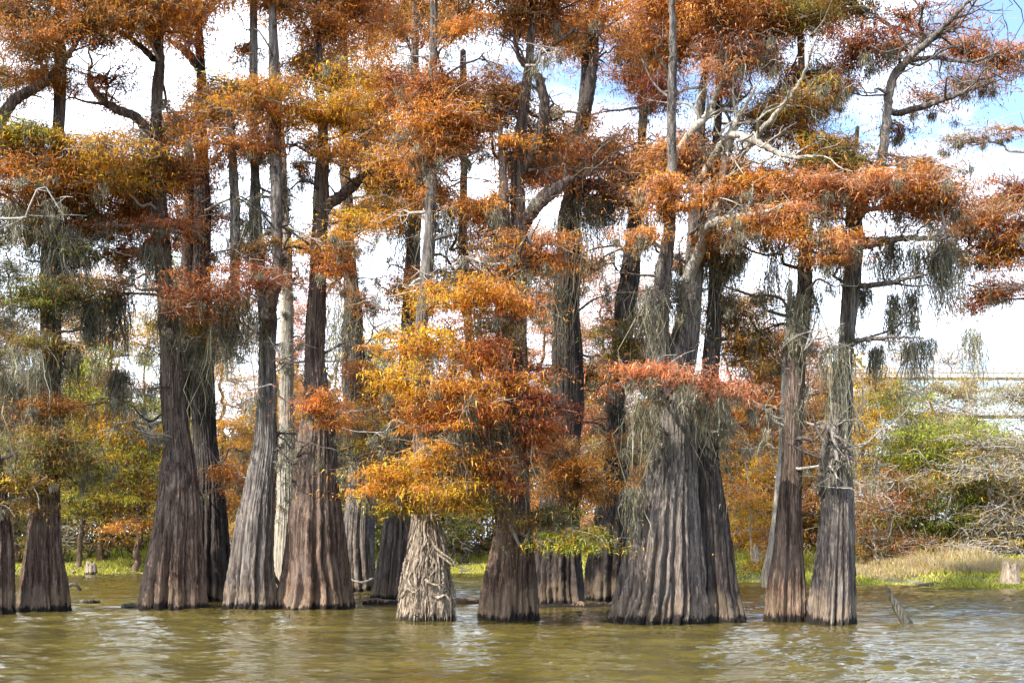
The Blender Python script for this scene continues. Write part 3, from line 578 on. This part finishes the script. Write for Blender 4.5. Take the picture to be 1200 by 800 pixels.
    for q in zz[::7]:
        if rng.random() < .55:
            a = rng.uniform(0, 6.28); c = q[:3]+np.array([math.cos(a), math.sin(a), 0])*q[3]*.95
            moss_clump(moss, c, .05, rng.uniform(.3, .9), int(rng.integers(6, 14)), .45)
    if crown.V: crown.build('crown', M['leaf'], root, org, smooth=False)
    if moss.V: moss.build('trunk_moss', M['moss'], root, org, smooth=False)
    return root, org, C

ROOTS = {}
for T in TREES: ROOTS[T['k']] = build_cypress(T, 'bald cypresses standing in the water')
for T in MIDS: ROOTS[T['k']] = build_cypress(T, 'thinner cypresses farther back')

# exposed roots over the sunlit base
root, org, C = ROOTS['j']; Yj = ALL['j']['Y']
for i in range(22):
    a = rng.uniform(-2.9, -.2); z0 = rng.uniform(.5, 2.6) if i < 20 else rng.uniform(2.4, 3.2); z1 = z0-rng.uniform(.5, 1.6)
    pts = []
    for t in np.linspace(0, 1, 8):
        z = max(-.15, z0+(z1-z0)*t); R = np.interp(z, C[:, 2], C[:, 3])*1.03+.02; cx = np.interp(z, C[:, 2], C[:, 0]); cy = np.interp(z, C[:, 2], C[:, 1])
        aa = a+rng.normal(0, .045)+(.22 if i % 2 else -.18)*t; pts.append([cx+R*math.cos(aa), cy+R*math.sin(aa), z])
    q = catmull(pts, 26); g = Geo(); g.add(*tube(q, np.linspace(.028, .012, 26)*rng.uniform(.6, 1.5)*(1+.3*rng.standard_normal(26)), 8, .14)); g.build('exposed_root', M['wood_pale'], root, org)
for pts in ([(492,672),(500,680),(510,685),(518,684)], [(514,650),(522,655),(531,662),(533,658)], [(510,640),(518,648),(529,655),(535,665)], [(490,655),(486,668),(488,690),(484,720)], [(505,690),(512,700),(522,697),(528,705)], [(470,700),(478,690),(486,694),(494,686)]):
    q = catmull([P(a, b, Yj-.55-.12*i) for i, (a, b) in enumerate(pts)], 20); g = Geo(); g.add(*tube(q, np.linspace(.05, .014, 20)*(1+.2*rng.standard_normal(20)), 8, .14)); g.build('exposed_root', M['wood_pale'], root, org)

g = Geo(); n = 900; a = rng.uniform(-3.1, .0, n); z = rng.uniform(.15, 3.4, n)**1.0
Rr = np.interp(z, C[:, 2], C[:, 3])*1.0+.015; p = np.stack([np.interp(z, C[:, 2], C[:, 0])+Rr*np.cos(a), np.interp(z, C[:, 2], C[:, 1])+Rr*np.sin(a), z], 1)
lw = np.minimum(rng.uniform(.1, .5, n), z-.02); cc = np.array([[.52,.43,.33], [.32,.25,.19], [.16,.12,.09]])[rng.integers(0, 3, n)]
V_, Q_, C_ = strands(p, lw, rng.uniform(.006, .016, n), cc*rng.uniform(.7, 1.2, (n, 1)), .12)
kk = np.arange(len(V_))//10; tt = (np.arange(len(V_)) % 10)//2/4.0
Rb = np.interp(V_[:, 2], C[:, 2], C[:, 3])-Rr[kk]; V_[:, 0] += (Rb+.03*tt)*np.cos(a[kk]); V_[:, 1] += (Rb+.03*tt)*np.sin(a[kk])
g.add(V_, Q_, C_); g.build('shredded_bark', M['moss'], root, org, smooth=False)

# ------------------------------------------------------------------ background trees and shrubs
# x, depth, top row, bottom row, width, colours, kind, label, density
BG = [
 (18,86,300,645,100,'KGB','tree','dark green tree behind the trunks at the left edge',1.0),
 (118,86,345,600,84,'OYY','tree','yellow and orange tree above the dark shrubs at left',.75),
 (120,83,500,655,120,'KKG','shrub','dense dark green shrub on the left bank above bright grass',1.1),
 (92,82,440,600,66,'LLY','tree','lime green leafy tree behind the mossy left cypress',.8),
 (160,82,400,620,56,'YOL','tree','yellow-orange tree touching the left side of the broad brown cypress',.8),
 (214,97,330,640,54,'LYL','tree','pale lime tree seen between the broad brown and dark cypresses',.7),
 (266,84,372,640,80,'OYY','tree','orange and brown tree between the dark cypress and the crooked grey one',.85),
 (344,93,385,650,56,'OV','tree','bright orange tree behind the slender pale trunk',.9),
 (300,90,500,650,60,'YG','shrub','yellow-green shrub low behind the crooked grey cypress',.9),
 (425,92,415,650,70,'YLL','tree','yellow-green tree below the white sky gap',.85),
 (470,95,430,650,80,'BGO','tree','olive brown tree behind the middle orange boughs',.9),
 (532,84,575,662,60,'LGK','shrub','bright green shrub showing through the middle gap over the water',1.0),
 (570,89,560,662,70,'KG','shrub','dark green shrub on the bank behind the twin-stemmed cypress',1.0),
 (540,97,440,650,90,'GKB','tree','deep green tree far behind the middle of the grove',.9),
 (640,90,335,650,64,'OP','tree','orange tree seen left of the thick dark shaggy trunk',.8),
 (712,88,325,640,96,'PO','tree','salmon orange tree right of the thick dark shaggy trunk',.9),
 (766,84,420,650,80,'BGR','tree','brownish tree behind the flared base of the largest cypress',.9),
 (866,74,375,640,70,'GBO','tree','olive and brown tree right behind the largest cypress',.8),
 (900,78,410,640,76,'OPV','tree','bright orange tree between the largest cypress and the slim pair',.9),
 (884,66,560,662,46,'YO','tree','small golden tree with pale trunks on the bank',.9),
 (955,76,425,650,56,'OPB','tree','orange tree showing between the slim pair of cypresses',.8),
 (1016,70,430,640,40,'Y','tree','narrow golden tree beside the tall grey cypress near the bridge',.9),
 (1036,66,545,648,70,'DRG','shrub','dark red leafy shrub right of the tall grey cypress',.55),
 (1062,74,452,640,90,'LLT','shrub','pale yellow-green shrub mass below the bridge',.9),
 (1085,80,400,560,90,'PTY','tree','sparse peach-coloured tree in front of the bridge',.30),
 (1118,70,500,655,110,'LLG','shrub','olive green shrub with bare grey branches on the right bank',.9),
 (1150,78,440,650,110,'LYT','shrub','yellowish tall shrub behind the bare grey thicket',.85),
 (1186,67,505,655,120,'TGY','shrub','thicket of bare grey branches by the right edge',.35),
 (1235,70,446,655,120,'GT','shrub','olive shrub running out of the picture at right',.7),
]
for (x, Y, top, bot, w, cc, kind, label, dn) in BG:
    w = w*1.15
    gz = .9
    if kind == 'shrub' and x < 600: bot = 630; Y = Y+4
    if kind == 'tree' and x < 1000: top -= 34
    base = P(x, 600, Y); base[2] = gz
    zt = P(x, top, Y)[2]; root = empty('shrub' if kind == 'shrub' else 'background_tree', base, label, kind, 'trees and shrubs on the far bank')
    crown, moss = Geo(), Geo()
    if kind == 'tree':
        r0 = .03*zt*.45
        pts = wiggle(base-[0, 0, 1.2], [base[0]+rng.normal(0, .6), Y+rng.normal(0, .4), zt*.93], 24, .005)
        g = Geo(); g.add(*tube(pts, np.linspace(r0, .04, len(pts)), 8, .05))
        g.build('trunk', M['bark_pale'] if 'pale' in label else M['bark_brown'], root, base)
        anc = pts[len(pts)//5:]
    else:
        g = Geo(); anc = []
        for q in range(9):
            e = base+np.array([rng.normal(0, w/F*Y*.28), rng.normal(0, .9), (zt-gz)*rng.uniform(.5, 1)])
            s = base+np.array([rng.normal(0, w/F*Y*.2), rng.normal(0, .5), -.9]); pts = wiggle(s, e, 12, .07)
            g.add(*tube(pts, np.linspace(.07, .02, len(pts)), 6, .05)); anc.append(pts[2:])
        anc = np.concatenate(anc); g.build('stems', M['twig_pale'] if dn < .8 else M['twig_dark'], root, base)
    nrow = max(2, int((bot-top)/34)); br = Geo()
    for r_ in range(nrow):
        t = (r_+.5)/nrow
        wid = w*(.55+.75*math.sin(min(1, t*1.25+.15)*math.pi*.62))*(1 if kind == 'tree' else 1.1)
        for q in range(2 if w < 60 else 3):
            px = x+rng.uniform(-.36, .36)*wid; py = top+(bot-top)*t+rng.uniform(-14, 14)
            dY = rng.uniform(-2.2, 2.2)
            c = P(px, py, Y+dY); i = np.argmin(np.abs(anc[:, 2]-c[2])*1.2+np.abs(anc[:, 0]-c[0]))
            code = cc if kind == 'shrub' or rng.random() < .75 else cc[int(rng.integers(len(cc)))]
            make_pad(px, py, wid*.66, 44, code, Y, dY, anc[i], br, crown, moss, dens=dn*1.25, blade=1.6, r0=.045, twig=.5 if x < 1170 else .8, mosslen=0)
    br.build('branches', M['twig_pale'] if rng.random() < .45 or dn < .8 else M['twig_dark'], root, base)
    crown.build('crown', M['leaf'], root, base, smooth=False)
    if dn < .5:
        g = Geo()
        for q in range(70):
            s = anc[rng.integers(len(anc))]; e = s+np.array([rng.normal(0, 1.4), rng.normal(0, .8), rng.normal(.5, .8)])
            pts = wiggle(s, e, 8, .09, .06); g.add(*tube(pts, np.linspace(.03, .009, len(pts)), 4))
        g.build('bare_twigs', M['twig_pale'], root, base)

# far-off woods behind everything
g = Geo(); n = 140000
px = rng.uniform(-500, 1010, n); Yw = rng.uniform(118, 150, n)
topz = 18.5+3.0*np.sin(px*.021)+2.2*np.sin(px*.057+1)+1.5*np.sin(px*.13+2)
z = topz*np.sqrt(rng.uniform(0, 1, n))
pp = np.stack([(px-600)/F*Yw, Yw, z], 1)
pal = np.array([PAL[k] for k in 'GBOKGY']); ci = (np.floor(np.sin(px*.05)*3+np.sin(z*.6+px*.02)*2+rng.normal(0, .8, n)).astype(int)) % 6
g.add(*blades(pp, rng.uniform(.5, 1.1, n), rng.uniform(.12, .28, n), pal[ci]*rng.uniform(.5, 1.1, (n, 1))))
o = g.build('distant_woods', M['leaf'], smooth=False); tag(o, 'far-off autumn woods closing the view behind the grove', 'woods', kind='stuff')

# ------------------------------------------------------------------ the lie of the land
sh_px = np.array([-3000, -400, 0, 165, 550, 700, 860, 1000, 1200, 1700, 4000], float)
sh_Y = np.array([72, 75, 78, 80, 82, 75, 62, 58, 52.5, 45, 40], float)
sh_X = (sh_px-600)/F*sh_Y
def shore(X): return np.interp(X, sh_X, sh_Y)
def ground_z(X, Yv):
    d = Yv-shore(X)+1.1*np.sin(X*.55)+.6*np.sin(X*1.7+1)
    z = np.where(d < 0, np.maximum(-.9, d*.12), np.minimum(d*.07, .22)+np.clip((d-2)*.11, 0, 1.15))
    return z-.03+.05*np.sin(X*1.3+Yv*.7)*(d > 1)
gx = np.concatenate([[-3000, -900, -300, -150], np.arange(-90, 90.1, .75), [150, 300, 900, 3000]])
gy = np.concatenate([[-400, -60, 0, 20], np.arange(36, 130, .75), [150, 200, 400, 1200, 4000]])
GX, GY = np.meshgrid(gx, gy); GZ = ground_z(GX, GY)
V = np.stack([GX, GY, GZ], -1).reshape(-1, 3); nx = len(gx)
i = np.arange(len(gy)-1)[:, None]*nx; j = np.arange(nx-1)[None]
Q = np.stack([i+j, i+j+1, i+nx+j+1, i+nx+j], -1).reshape(-1, 4)
m, nt, out = mat('bank_earth'); geo = N(nt, 'NewGeometry')
f = noise(nt, mapping(nt, geo.outputs['Position'], (.8,.8,.8)), 1, 6, .65)
c = ramp(nt, [(.35, (.035,.028,.018)), (.5, (.11,.095,.05)), (.65, (.20,.19,.08))], f)
b = N(nt, 'BsdfPrincipled', i_Roughness=.95); nt.links.new(c, b.inputs['Base Color']); nt.links.new(b.outputs[0], out.inputs[0])
tag(mesh_from('ground', V, [Q], m), kind='structure')

# grass
def grassfield(name, n, d0, d1, hgt, cols, wid, lean, pxr=(-100, 1300), label=''):
    px = rng.uniform(*pxr, n*2); Yy = np.interp(px, sh_px, sh_Y)+d0+(d1-d0)*rng.uniform(0, 1, n*2)**1.2
    X = (px-600)/F*Yy
    keep = rng.random(n*2) < .35+.65*(np.sin(X*1.1+Yy*.8)*np.sin(X*.37+2)*.5+.5); X, Yy = X[keep][:n], Yy[keep][:n]; n = len(X)
    p = np.stack([X, Yy, ground_z(X, Yy)-.03], 1); L = hgt*(1+.5*np.sin(X*.5+.4)*np.sin(X*1.3))*rng.uniform(.3, 1.2, n)*(.72+.28*np.sin(X*.83+1)*np.sin(X*2.1+Yy)+.15*np.sin(X*5.3))
    tip = p+np.stack([rng.normal(0, lean, n)*L, rng.normal(0, lean, n)*L, L], 1)
    az = rng.uniform(0, 6.28, n); s = np.stack([np.cos(az), np.sin(az), 0*az], 1)*(wid*rng.uniform(.6, 1.4, n))[:, None]
    V = np.stack([p-s, p+s, tip], 1).reshape(-1, 3); T = np.arange(3*n).reshape(-1, 3)
    cl = np.array([PAL[k] if isinstance(k, str) else k for k in cols]); cc = cl[rng.integers(0, len(cl), n)]*rng.uniform(.6, 1.2, (n, 1))
    g = Geo(); g.add(V, T, np.repeat(cc, 3, 0)); o = g.build(name, M['grass'], smooth=False); tag(o, label, 'grass', kind='stuff')
LG = (.62,.58,.10)
grassfield('marsh_grass', 120000, -1.6, 11, .32, [(.48,.50,.07), LG, 'G', LG], .045, .5, label='bright lime green low grass along the far water edge')
grassfield('dry_grass', 26000, 3.2, 9.5, .62, ['T', (.55,.36,.16), (.5,.42,.2), 'T'], .03, .35, (985, 1400), 'tan dry tall grass on the right bank below the shrubs')
grassfield('green_tufts', 14000, 8, 16, .7, ['G', 'L', LG], .04, .4, (-100, 1000), 'taller green weeds at the foot of the far trees')

n = 90000; px = rng.uniform(-250, 1450, n); Yy = np.interp(px, sh_px, sh_Y)+rng.uniform(15, 24, n); X = (px-600)/F*Yy
zz = ground_z(X, Yy)+(2.6+1.3*np.sin(X*.4)+.8*np.sin(X*1.1+2))*rng.uniform(0, 1, n)**1.3
pal = np.array([PAL[k] for k in 'KGKB']); g = Geo(); g.add(*blades(np.stack([X, Yy, zz], 1), rng.uniform(.25, .6, n), rng.uniform(.06, .13, n), pal[rng.integers(0, 4, n)]*rng.uniform(.6, 1.2, (n, 1))))
tag(g.build('undergrowth', M['leaf'], smooth=False), 'dark tangled undergrowth at the foot of the far bank trees', 'undergrowth', kind='stuff')

# ------------------------------------------------------------------ stumps, snag, driftwood
def stump(px, py, Y, wpx, hpx, label, m='wood_pale', name='tree_stump'):
    c = P(px, py, Y); r = wpx/F*Y*.5; h = hpx/F*Y; k = 40; n = 14
    th = np.linspace(0, 2*np.pi, k, endpoint=False); g = Geo()
    jag = np.interp(th, np.linspace(0, 2*np.pi, 20), np.r_[(q := rng.uniform(.45, 1, 19)), q[0]])
    fl = 1+.16*np.abs(np.sin(th*4+rng.uniform(0, 3)))
    rows = []
    for t in np.linspace(0, 1, n):
        R = r*(1-.45*t**.7)*fl; rows.append(np.stack([c[0]+R*np.cos(th), c[1]+R*np.sin(th), c[2]-.25+(h*jag+.25)*t], 1))
    for t in (0.35, .8): R = r*.3*(1-t); rows.append(np.stack([c[0]+R*np.cos(th), c[1]+R*np.sin(th), c[2]+h*jag*(1-t*.7)], 1))
    V = np.concatenate(rows); n = len(rows)
    i = np.arange(n-1)[:, None]*k; j = np.arange(k)[None]; j2 = (j+1) % k
    o = mesh_from(name, V, [np.stack([i+j, i+j2, i+k+j2, i+k+j], -1).reshape(-1, 4)], M[m], None, c)
    return tag(o, label, 'stump')
stump(107, 673, 78, 17, 17, 'weathered jagged stump at the left bank water edge')
stump(86, 672, 79, 8, 5, 'low rotten stub left of the jagged left bank stump')
stump(1184, 678, 54, 24, 22, 'pale broken stump on the lime grass by the right edge')
stump(338, 725, F*H/85, 5, 8, 'tiny grey post poking out of the water before the widest brown cypress', 'snag', 'stub_post')
stump(886, 652, 63, 8, 14, 'short pale stump beneath the small golden tree')
# leaning snag
g = Geo(); Ys = F*H/90; q = catmull([P(1068,742,Ys), P(1058,722,Ys+.05), P(1048,705,Ys+.1), P(1037,684,Ys+.12)], 24)
g.add(*tube(q, np.r_[np.linspace(.16, .11, 15), np.linspace(.105, .015, 9)], 14, .07)); tag(g.build('leaning_snag', M['snag'], origin=P(1063,730,Ys)), 'grey broken snag leaning out of open water at right', 'snag')
def log(name, pts, Y, r, label, m='snag', cat='driftwood'):
    g = Geo(); Q = catmull([P(a, b, Y+c) for a, b, c in pts], 18); rr = np.full(18, r)*(1+.15*rng.standard_normal(18)); rr[0] = rr[-1] = r*.25
    g.add(*tube(Q, rr, 9, .08)); return tag(g.build(name, M[m], origin=Q[0]), label, cat)
log('driftwood', [(80,688,0),(84,684,0),(90,686,0),(94,692,.1),(94,698,.1)], 50, .07, 'dark hooked branch sticking up from the water gap at left')
log('driftwood', [(76,706,0),(92,705,.2),(104,704,0),(118,706,.4)], 39, .07, 'thin dark floating stick beside the orange-edged cypress')
log('driftwood', [(142,711,0),(155,709,.2),(166,711,0)], 36, .08, 'short floating wood touching the broad brown cypress')
log('fallen_log', [(425,706,0),(470,710,.3),(510,708,0),(566,706,.2)], 38, .22, 'low brown log lying in water behind the rooty cypress base', 'bark_brown', 'log')
log('fallen_log', [(610,716,0),(660,713,.3),(705,712,.4),(720,714,0)], 36, .20, 'reddish mud-covered log at the foot of the thick dark shaggy trunk', 'bark_brown', 'log')
log('driftwood', [(1075,686,0),(1095,684,.3),(1115,685,0)], 56, .10, 'dark stick floating along the right grass edge')
log('bent_root', [(410,679,0),(425,682,0),(438,677,.2)], 44, .05, 'pale root arching between two trunks left of the rooty base', 'twig_pale')
log('fallen_branch', [(318,668,-.3),(330,690,-.5),(338,696,-.6),(346,676,-.6)], 36, .06, 'forked dead branch caught at the foot of the widest cypress', 'snag')

# ------------------------------------------------------------------ highway bridge at right
def boxv(x0, x1, y0, y1, z0, z1):
    V = np.array([[x, y, z] for x in (x0, x1) for y in (y0, y1) for z in (z0, z1)], float)
    return V, np.array([[0,1,3,2],[4,6,7,5],[0,4,5,1],[2,3,7,6],[0,2,6,4],[1,5,7,3]])
m, nt, out = mat('bridge_concrete'); geo = N(nt, 'NewGeometry')
f = noise(nt, mapping(nt, geo.outputs['Position'], (.3,.3,1.4)), 1, 6, .6); c = ramp(nt, [(.3, (.34,.33,.31)), (.7, (.62,.61,.58))], f)
b = N(nt, 'BsdfPrincipled', i_Roughness=.85); nt.links.new(c, b.inputs['Base Color']); nt.links.new(b.outputs[0], out.inputs[0]); M['conc'] = m
m, nt, out = mat('rail_paint'); geo = N(nt, 'NewGeometry')
f = noise(nt, mapping(nt, geo.outputs['Position'], (1,1,1)), 1, 4, .6); c = ramp(nt, [(.3, (.68,.68,.66)), (.7, (.82,.82,.80))], f)
b = N(nt, 'BsdfPrincipled', i_Roughness=.6); nt.links.new(c, b.inputs['Base Color']); nt.links.new(b.outputs[0], out.inputs[0]); M['rail'] = m
Yb = 120.0; zb = lambda py: P(0, py, Yb)[2]; xb = lambda px: P(px, 0, Yb)[0]
org = np.array([xb(1100), Yb, 0]); br = empty('highway_bridge', org, 'long pale concrete highway bridge with white railings behind the right shrubs', 'bridge')
x0, x1 = xb(960), xb(1600)
g = Geo(); g.add(*boxv(x0, x1, Yb, Yb+2.2, zb(442), zb(436.5))); g.build('deck', M['conc'], br, org, False)
g = Geo(); g.add(*boxv(x0, x1, Yb-.05, Yb+.2, zb(436.3), zb(434))); g.add(*boxv(x0, x1, Yb, Yb+.12, zb(432.2), zb(430.8)))
for x in np.arange(x0, x1, 2.4): g.add(*boxv(x, x+.18, Yb+.02, Yb+.1, zb(434), zb(432.2)))
g.build('railing', M['conc'], br, org, False)
for x in np.arange(x0+4, x1, 13.0):
    g = Geo(); g.add(*tube([[x, Yb+1.1, -.5], [x, Yb+1.1, 8], [x, Yb+1.1, zb(444)]], [.7, .7, .7], 16)); g.add(*boxv(x-.6, x+.6, Yb+.1, Yb+2.1, zb(446), zb(442.1))); g.build('pier', M['conc'], br, org, False)
org2 = np.array([xb(1100), 106, 0]); rp = empty('road_ramp', org2, 'lower road ramp with rows of white guard rails below the bridge', 'road ramp')
Yb = 106.0; x0, x1 = xb(990), xb(1600)
g = Geo(); g.add(*boxv(x0, x1, Yb+.2, Yb+3, zb(486), zb(482))); g.build('deck', M['conc'], rp, org2, False)
for py in (456, 463, 477):
    g = Geo(); g.add(*boxv(x0, x1, Yb, Yb+.12, zb(py+1.7), zb(py-1.5))); g.build('guard_rail', M['rail'], rp, org2, False)
for x in np.arange(x0, x1, 4.0):
    g = Geo(); g.add(*boxv(x, x+.2, Yb+.125, Yb+.195, zb(486), zb(454))); g.build('rail_post', M['rail'], rp, org2, False)
for x in np.arange(x0+3, x1, 10.0):
    g = Geo(); g.add(*tube([[x, Yb+1.6, -.5], [x, Yb+1.6, 6], [x, Yb+1.6, zb(486.2)]], [.5, .5, .5], 14)); g.build('pier', M['conc'], rp, org2, False)

# ------------------------------------------------------------------ water
r = np.random.default_rng(5)
ny = 700; ratio = (92/8.0)**(1/ny); wy = 8.0*ratio**np.arange(ny+1); nxw = 620
u = np.linspace(-1, 1, nxw)
WX = u[None]*(wy[:, None]*.60+1.5); WY = wy[:, None]+0*WX
Z = np.zeros_like(WX)
for q in range(60):
    lam = .16*(2.4/.16)**(r.uniform(0, 1)**1.15); a = r.normal(-.5*math.pi, .5); k = 2*math.pi/lam
    ph = r.uniform(0, 6.28)+.9*np.sin(WX*r.uniform(.1, .4)+r.uniform(0, 6))+.9*np.sin(WY*r.uniform(.1, .4)+r.uniform(0, 6))
    amp = .0031*lam**.72*r.uniform(.6, 1.4)
    s = np.sin(k*(WX*math.cos(a)+WY*math.sin(a))+ph)
    fade = np.clip(lam*4.5/(WY*.011)-.2, 0, 1)
    Z += amp*(s+.25*np.cos(2*(k*(WX*math.cos(a)+WY*math.sin(a))+ph)))*fade
gust = .75+.45*np.sin(WX*.33+WY*.12+1)*np.sin(WY*.21-WX*.1+.5)+.2*np.sin(WX*.9+2)
Z *= np.clip(gust, .62, 1.35)*1.5
Z *= np.clip((1-np.abs(u))[None]*20, 0, 1)
V = np.stack([WX, WY, Z], -1).reshape(-1, 3)
i = np.arange(ny)[:, None]*nxw; j = np.arange(nxw-1)[None]
Q = np.stack([i+j, i+j+1, i+nxw+j+1, i+nxw+j], -1).reshape(-1, 4)
b0 = len(V); V = np.vstack([V, [[-3000,-400,-.06],[3000,-400,-.06],[3000,110,-.06],[-3000,110,-.06]]]); Q = np.vstack([Q, [[b0, b0+1, b0+2, b0+3]]])
m, nt, out = mat('lake_water'); geo = N(nt, 'NewGeometry'); pos = geo.outputs['Position']
n1 = noise(nt, mapping(nt, pos, (3.2, 10, 5)), 1, 4, .55, .4); n2 = noise(nt, mapping(nt, pos, (.25,.5,1)), 1, 3, .5)
c = ramp(nt, [(.35, (.054,.043,.010)), (.65, (.098,.077,.018))], n2)
b = N(nt, 'BsdfPrincipled', i_Roughness=.02, i_IOR=1.33); nt.links.new(c, b.inputs['Base Color'])
bp = N(nt, 'Bump'); bp.inputs['Strength'].default_value = .6; bp.inputs['Distance'].default_value = .024
nt.links.new(n1, bp.inputs['Height']); nt.links.new(bp.outputs[0], b.inputs['Normal']); nt.links.new(b.outputs[0], out.inputs[0])
tag(mesh_from('water', V, [Q], m), kind='structure')

# ------------------------------------------------------------------ sky, sun, camera
EL, AZ = math.radians(42), math.radians(-128)          # sun direction: azimuth from +Y, clockwise
SD = Vector((math.sin(AZ)*math.cos(EL), math.cos(AZ)*math.cos(EL), math.sin(EL)))
w = bpy.data.worlds.new('World'); scene.world = w; w.use_nodes = True; nt = w.node_tree; nt.nodes.clear()
out = nt.nodes.new('ShaderNodeOutputWorld'); bg = nt.nodes.new('ShaderNodeBackground'); nt.links.new(bg.outputs[0], out.inputs[0])
sky = nt.nodes.new('ShaderNodeTexSky'); sky.sky_type = 'NISHITA'; sky.sun_disc = False; sky.sun_elevation = EL; sky.sun_rotation = AZ; sky.air_density = 1.0; sky.dust_density = 1.5
tc = nt.nodes.new('ShaderNodeTexCoord'); v = mapping(nt, tc.outputs['Generated'], (1, 1, 2.2), (3.1, .4, .2))
cl = noise(nt, v, 2.6, 7, .55, .3)
sp = nt.nodes.new('ShaderNodeSeparateXYZ'); nt.links.new(tc.outputs['Generated'], sp.inputs[0])
f = math_(nt, 'SUBTRACT', cl, math_(nt, 'MULTIPLY', math_(nt, 'SUBTRACT', sp.outputs[2], .25), .42))
f = math_(nt, 'ADD', f, math_(nt, 'MULTIPLY', math_(nt, 'SUBTRACT', .22, sp.outputs[0]), .40))
fac = ramp(nt, [(.36, (0,0,0)), (.50, (1,1,1))], f)
blue = mixc(nt, 1.0, sky.outputs[0], (1.5, 1.6, 1.75), 'MULTIPLY')
nt.links.new(mixc(nt, fac, blue, (11.3, 12.7, 14.8)), bg.inputs[0]); bg.inputs[1].default_value = .125
L = bpy.data.lights.new('sun', 'SUN'); L.energy = 5.0; L.angle = math.radians(.6); L.color = (1, .93, .82)
so = bpy.data.objects.new('sun', L); COL.objects.link(so); so.rotation_euler = SD.to_track_quat('Z', 'Y').to_euler(); so.location = (-20, -10, 40)
cam = bpy.data.cameras.new('camera'); co = bpy.data.objects.new('camera', cam); COL.objects.link(co); scene.camera = co
co.location = (0, 0, H); co.rotation_euler = (math.pi/2, 0, 0); cam.sensor_width = 36; cam.lens = 36*F/1200; cam.shift_y = (HOR-400)/1200
cam.clip_start = .1; cam.clip_end = 10000
vs = scene.view_settings; vs.view_transform = 'Standard'; vs.look = 'None'; vs.gamma = 1; vs.exposure = 1.0; vs.use_curve_mapping = False
cy = scene.cycles; cy.max_bounces = 6; cy.diffuse_bounces = 3; cy.glossy_bounces = 3; cy.transmission_bounces = 4; cy.caustics_reflective = False; cy.caustics_refractive = False
print('leaf faces', sum(len(o.data.polygons) for o in scene.objects if o.type == 'MESH'))
